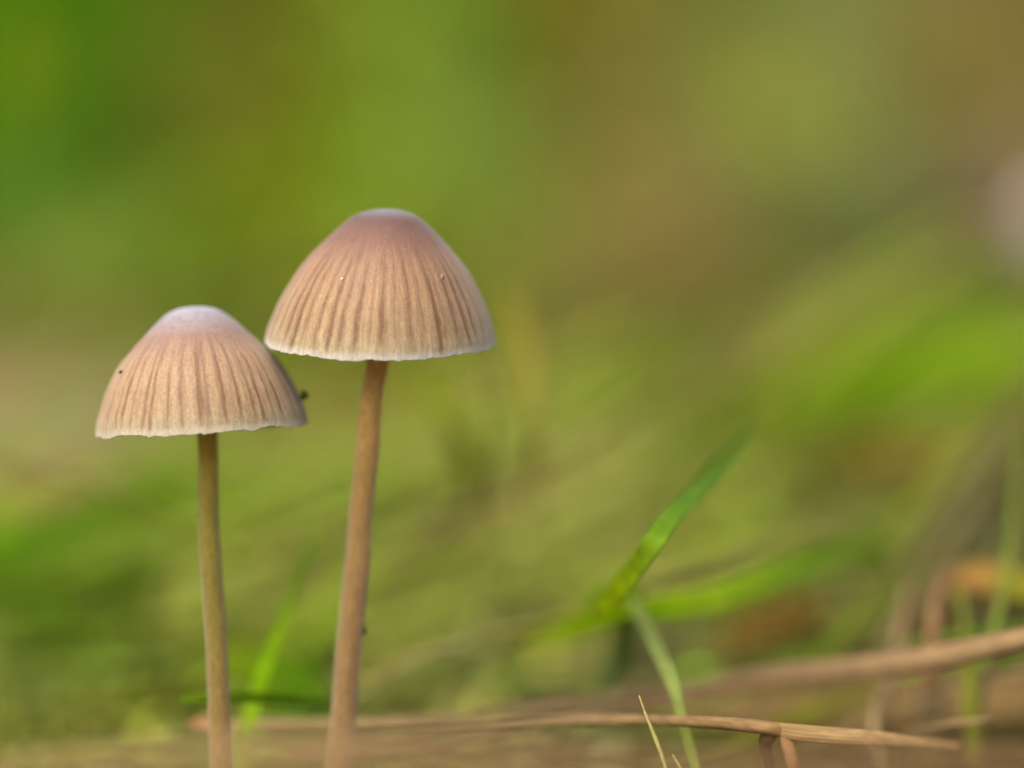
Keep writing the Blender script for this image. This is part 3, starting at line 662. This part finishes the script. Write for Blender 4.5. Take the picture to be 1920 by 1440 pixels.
# blurred stems and blades farther back
BACK = [
 # name, label, category, material, colours, points, group
 ('plant_stalk', 'thin dark stem slanting down from the left edge behind the left mushroom', 'stem', M_DRY, [(104, 92, 44), (96, 90, 34)], [(-60, 850, 27, 9), (80, 886, 27, 10), (200, 925, 27, 10), (330, 985, 27.3, 9), (450, 1060, 28, 7)]),
 ('blade_of_grass', 'broad bright green blade arching down to the left edge', 'grass blade', M_GRASS, [(118, 148, 34), (92, 142, 8), (88, 142, 6), (80, 136, 20)], [(430, 862, 33, 14), (320, 905, 32, 50), (200, 950, 31, 62), (80, 1000, 30, 60), (-80, 1060, 29.5, 50)]),
 ('blade_of_grass', 'green blade low at the left edge under the arching one', 'grass blade', M_GRASS, [(84, 118, 10), (80, 120, 6), (84, 122, 30)], [(330, 1070, 30, 12), (220, 1075, 29.5, 36), (100, 1100, 29, 44), (-60, 1130, 28.5, 40)]),
 ('blade_of_grass', 'second green blade at the left edge, steeper and darker', 'grass blade', M_GRASS, [(84, 130, 14), (80, 128, 6), (84, 126, 10)], [(-40, 1080, 31, 30), (60, 1130, 31, 44), (130, 1180, 30.5, 36), (220, 1230, 30, 10)]),
 ('blade_of_grass', 'wide light green blade reaching in level from the right edge', 'grass blade', M_GRASS, [(134, 172, 60), (130, 170, 40), (114, 156, 14), (106, 144, 8), (110, 136, 24)], [(2060, 640, 40, 50), (1880, 652, 40, 84), (1700, 672, 40, 88), (1560, 700, 40, 70), (1420, 745, 41, 56), (1240, 800, 42, 20)]),
 ('blade_of_grass', 'dark green blade just below the wide light one on the right', 'grass blade', M_GRASS, [(92, 138, 10), (84, 132, 2), (90, 130, 4)], [(1980, 700, 38, 30), (1800, 722, 38, 56), (1640, 750, 38, 60), (1480, 770, 38, 46), (1340, 800, 39, 12)]),
 ('blade_of_grass', 'yellow green blade drooping behind the right mushroom stem', 'grass blade', M_GRASS, [(124, 142, 30), (122, 148, 24), (126, 144, 34)], [(740, 690, 29, 14), (800, 735, 29, 36), (850, 800, 29, 44), (880, 880, 29.5, 34), (890, 960, 30, 10)]),
 ('plant_stalk', 'thin brown curved stem just right of the big cap rim', 'stem', M_DRY, [(112, 100, 36), (116, 104, 40)], [(905, 960, 27, 8), (925, 860, 26.5, 10), (922, 760, 26.2, 10), (895, 670, 26.2, 6)]),
 ('plant_stalk', 'second thin brown stem, a little farther right of the big cap', 'stem', M_DRY, [(110, 100, 40), (118, 108, 46)], [(975, 940, 27.2, 8), (998, 840, 26.8, 11), (1006, 740, 26.8, 11), (985, 600, 27.4, 6)]),
 ('blade_of_grass', 'faint yellowish upright blade right of the big cap', 'grass blade', M_GRASS, [(134, 134, 60), (140, 140, 62), (132, 130, 56)], [(1010, 900, 28, 14), (1000, 760, 28, 30), (985, 640, 28.3, 34), (955, 540, 29, 12)]),
 ('dry_grass_stalk', 'blurred brown stalk slanting up right across the middle', 'stalk', M_DRY, [(128, 112, 54), (126, 106, 60), (122, 104, 60)], [(880, 960, 33, 14), (1100, 850, 34, 22), (1300, 720, 36, 26), (1520, 570, 39, 26), (1640, 490, 42, 12)]),
 ('dry_grass_stalk', 'blurred brown stalk low across the middle toward the forked plant', 'stalk', M_DRY, [(124, 108, 66), (130, 114, 62), (128, 118, 60)], [(560, 1130, 30, 10), (760, 1010, 30, 20), (980, 940, 30.5, 22), (1200, 830, 32, 16)]),
 ('blade_of_grass', 'grey green blurred blade slanting behind the right mushroom stem', 'grass blade', M_GRASS, [(104, 120, 56), (100, 118, 62), (110, 126, 64)], [(470, 1090, 29, 14), (640, 1010, 29, 44), (780, 940, 29.5, 50), (940, 870, 30, 14)]),
 ('dry_grass_stalk', 'long blurred stalk above the forked plant, rising to the right', 'stalk', M_DRY, [(134, 116, 66), (124, 108, 52), (130, 116, 60)], [(1220, 1090, 28, 8), (1400, 1040, 28, 12), (1560, 960, 28.5, 12), (1720, 860, 29.5, 10)]),
 ('plant_stalk', 'dark blurred stem leaning right, nearest the upper right corner of the tangle', 'stem', M_DRY, [(104, 92, 50), (98, 90, 44), (104, 96, 48)], [(1600, 1180, 27.5, 14), (1700, 1050, 28, 22), (1800, 900, 29, 24), (1900, 760, 30, 20), (1980, 660, 31, 10)]),
 ('plant_stalk', 'parallel brown blurred stem between two grey green blades on the right', 'stem', M_DRY, [(112, 98, 56), (108, 98, 52)], [(1640, 1230, 27, 14), (1760, 1050, 27.5, 20), (1860, 890, 28.5, 20), (1960, 770, 29.5, 10)]),
 ('blade_of_grass', 'broad grey green blurred blade leaning right in the tangle', 'grass blade', M_GRASS, [(110, 124, 60), (118, 134, 66), (120, 138, 70), (116, 132, 60)], [(1620, 1150, 29, 16), (1690, 1020, 29.5, 46), (1780, 890, 30, 52), (1890, 760, 31, 16)]),
 ('blade_of_grass', 'green blade leaning left low behind the frayed stalk', 'grass blade', M_GRASS, [(116, 140, 44), (112, 138, 48), (110, 132, 50)], [(1480, 1290, 26, 12), (1560, 1210, 26.5, 30), (1640, 1130, 27, 30), (1740, 1050, 28, 10)]),
 ('dead_leaf', 'rust brown blurred leaf beneath the forked plant right blade', 'leaf', M_LITTER, [(116, 94, 38), (124, 96, 40), (118, 98, 40)], [(1330, 1210, 28.5, 12), (1400, 1185, 28.5, 70), (1480, 1160, 28.8, 80), (1560, 1130, 29, 14)]),
 ('dead_leaf', 'broad brown blurred leaf lying low between the two long dry stalks', 'leaf', M_LITTER, [(142, 120, 76), (148, 122, 80), (142, 116, 76), (142, 116, 74)], [(1180, 1345, 27.2, 16), (1400, 1330, 27, 60), (1620, 1322, 26.8, 100), (1820, 1312, 26.6, 100), (2010, 1300, 26.4, 40)]),
 ('plant_stalk', 'pale thin upright stem crossing the frayed stalk near its middle', 'stem', M_DRY, [(150, 128, 88), (156, 134, 96), (140, 120, 80)], [(1655, 1450, 24.3, 8), (1640, 1360, 24.4, 13), (1655, 1280, 24.7, 12), (1690, 1180, 25.2, 8)]),
 ('plant_stalk', 'dark thick blurred stem end standing behind the right part of the frayed stalk', 'stem', M_DRY, [(100, 86, 50), (104, 88, 52), (100, 84, 48)], [(1738, 1450, 25.6, 30), (1742, 1370, 25.6, 50), (1748, 1290, 25.7, 46), (1752, 1230, 26.0, 20)]),
 ('blade_of_grass', 'low yellow green blade crossing behind the straw coloured stalk', 'grass blade', M_GRASS, [(128, 134, 60), (134, 142, 64), (126, 132, 60)], [(1330, 1430, 25.6, 12), (1440, 1370, 25.8, 34), (1560, 1322, 26.0, 36), (1690, 1290, 26.4, 12)]),
 ('dry_grass_stalk', 'thin pale straw slanting up to the corner below the orange leaf', 'stalk', M_DRY, [(140, 120, 78), (148, 126, 84), (140, 118, 76)], [(1500, 1410, 25.4, 8), (1650, 1345, 25.2, 12), (1800, 1290, 25.0, 12), (1960, 1250, 24.8, 10)]),
 ('dry_grass_stalk', 'thin pale straw rising from the taller stem foot toward the forked plant', 'stalk', M_DRY, [(150, 140, 82), (156, 148, 90), (150, 142, 84)], [(640, 1330, 25.4, 8), (760, 1245, 25.4, 13), (900, 1196, 25.4, 14), (1060, 1158, 25.3, 10)]),
 ('dead_leaf', 'reddish brown blurred leaf right of the dark green blades', 'leaf', M_LITTER, [(108, 88, 24), (112, 88, 26), (106, 88, 26)], [(1590, 830, 37, 12), (1650, 850, 37, 80), (1720, 880, 37, 80), (1800, 900, 37, 14)]),
 ('dead_leaf', 'tan pink blurred leaf above the brown slanting stalk', 'leaf', M_LITTER, [(156, 120, 66), (162, 122, 70), (148, 118, 62)], [(1130, 290, 78, 12), (1170, 350, 78, 74), (1200, 410, 78, 72), (1225, 480, 78, 12)]),
 ('dead_leaf', 'pale pinkish blurred leaf near the left edge under the small cap', 'leaf', M_LITTER, [(168, 132, 92), (166, 128, 88), (160, 134, 84)], [(-60, 930, 40, 20), (30, 915, 40, 70), (120, 900, 40, 60), (230, 850, 40, 12)]),
 ('blade_of_grass', 'tall pale green blurred leaf behind the big cap top', 'grass blade', M_GRASS, [(112, 128, 48), (110, 134, 54), (108, 132, 56), (108, 128, 48)], [(850, 560, 62, 24), (805, 380, 66, 64), (765, 180, 70, 74), (700, -40, 75, 60), (660, -160, 78, 14)]),
 ('broad_leaf', 'pale grey green blurred leaf in the upper right', 'leaf', M_GRASS, [(130, 142, 74), (128, 144, 72), (124, 138, 68)], [(1400, 40, 80, 20), (1430, 140, 80, 150), (1480, 280, 78, 160), (1540, 420, 76, 120), (1600, 560, 74, 16)]),
 ('broad_leaf', 'deep green blurred leaf in the top left corner', 'leaf', M_GRASS, [(70, 108, 0), (66, 106, 0), (78, 112, 10)], [(170, -80, 80, 30), (170, 40, 80, 150), (150, 150, 78, 160), (110, 260, 76, 20)]),
 ('broad_leaf', 'yellow green blurred leaf at the left edge of the top corner', 'leaf', M_GRASS, [(108, 128, 0), (104, 126, 0), (96, 120, 10)], [(0, -80, 78, 20), (-6, 60, 78, 90), (0, 180, 77, 80), (20, 290, 76, 14)]),
]
GR = {'plant_stalk': 'thin stems in the background tangle', 'blade_of_grass': 'blurred background grass blades', 'dry_grass_stalk': 'blurred background dry stalks', 'dead_leaf': 'blurred dead leaves', 'broad_leaf': 'blurred broad leaves'}
for nm, lab, cat, mat, cols, pts in BACK:
    dry = mat is M_DRY
    thing(strand(nm, pts, cols, mat, 30, 10, thick=0.8 if dry else 0.1, fold=0.0 if dry else 0.06, normal=(0.1, -1, 0.4)), lab, cat, GR[nm])

# crumbs
speck('soil_crumb', 227, 698, 22.55, 9, 7, (20, 26, 10), 'tiny dark crumb on the left shoulder of the smaller cap', 'crumb')
speck('soil_crumb', 569, 741, 22.8, 16, 18, (60, 72, 20), 'dark greenish crumb on the right side of the smaller cap', 'crumb')
speck('soil_crumb', 682, 1180, 22.9, 11, 22, (70, 80, 40), 'dark fleck on the right edge of the taller stem', 'fleck')
speck('soil_crumb', 371, 966, 22.8, 5, 5, (60, 60, 30), 'minute dark dot on the left edge of the shorter stem', 'fleck')
speck('pale_fleck', 641, 523, 22.2, 5.5, 4, (215, 208, 196), 'tiny white fleck on the left face of the taller cap', 'fleck')
speck('pale_fleck', 829, 520, 22.35, 5, 12, (140, 116, 100), 'small pale scuff on the right face of the taller cap', 'fleck')
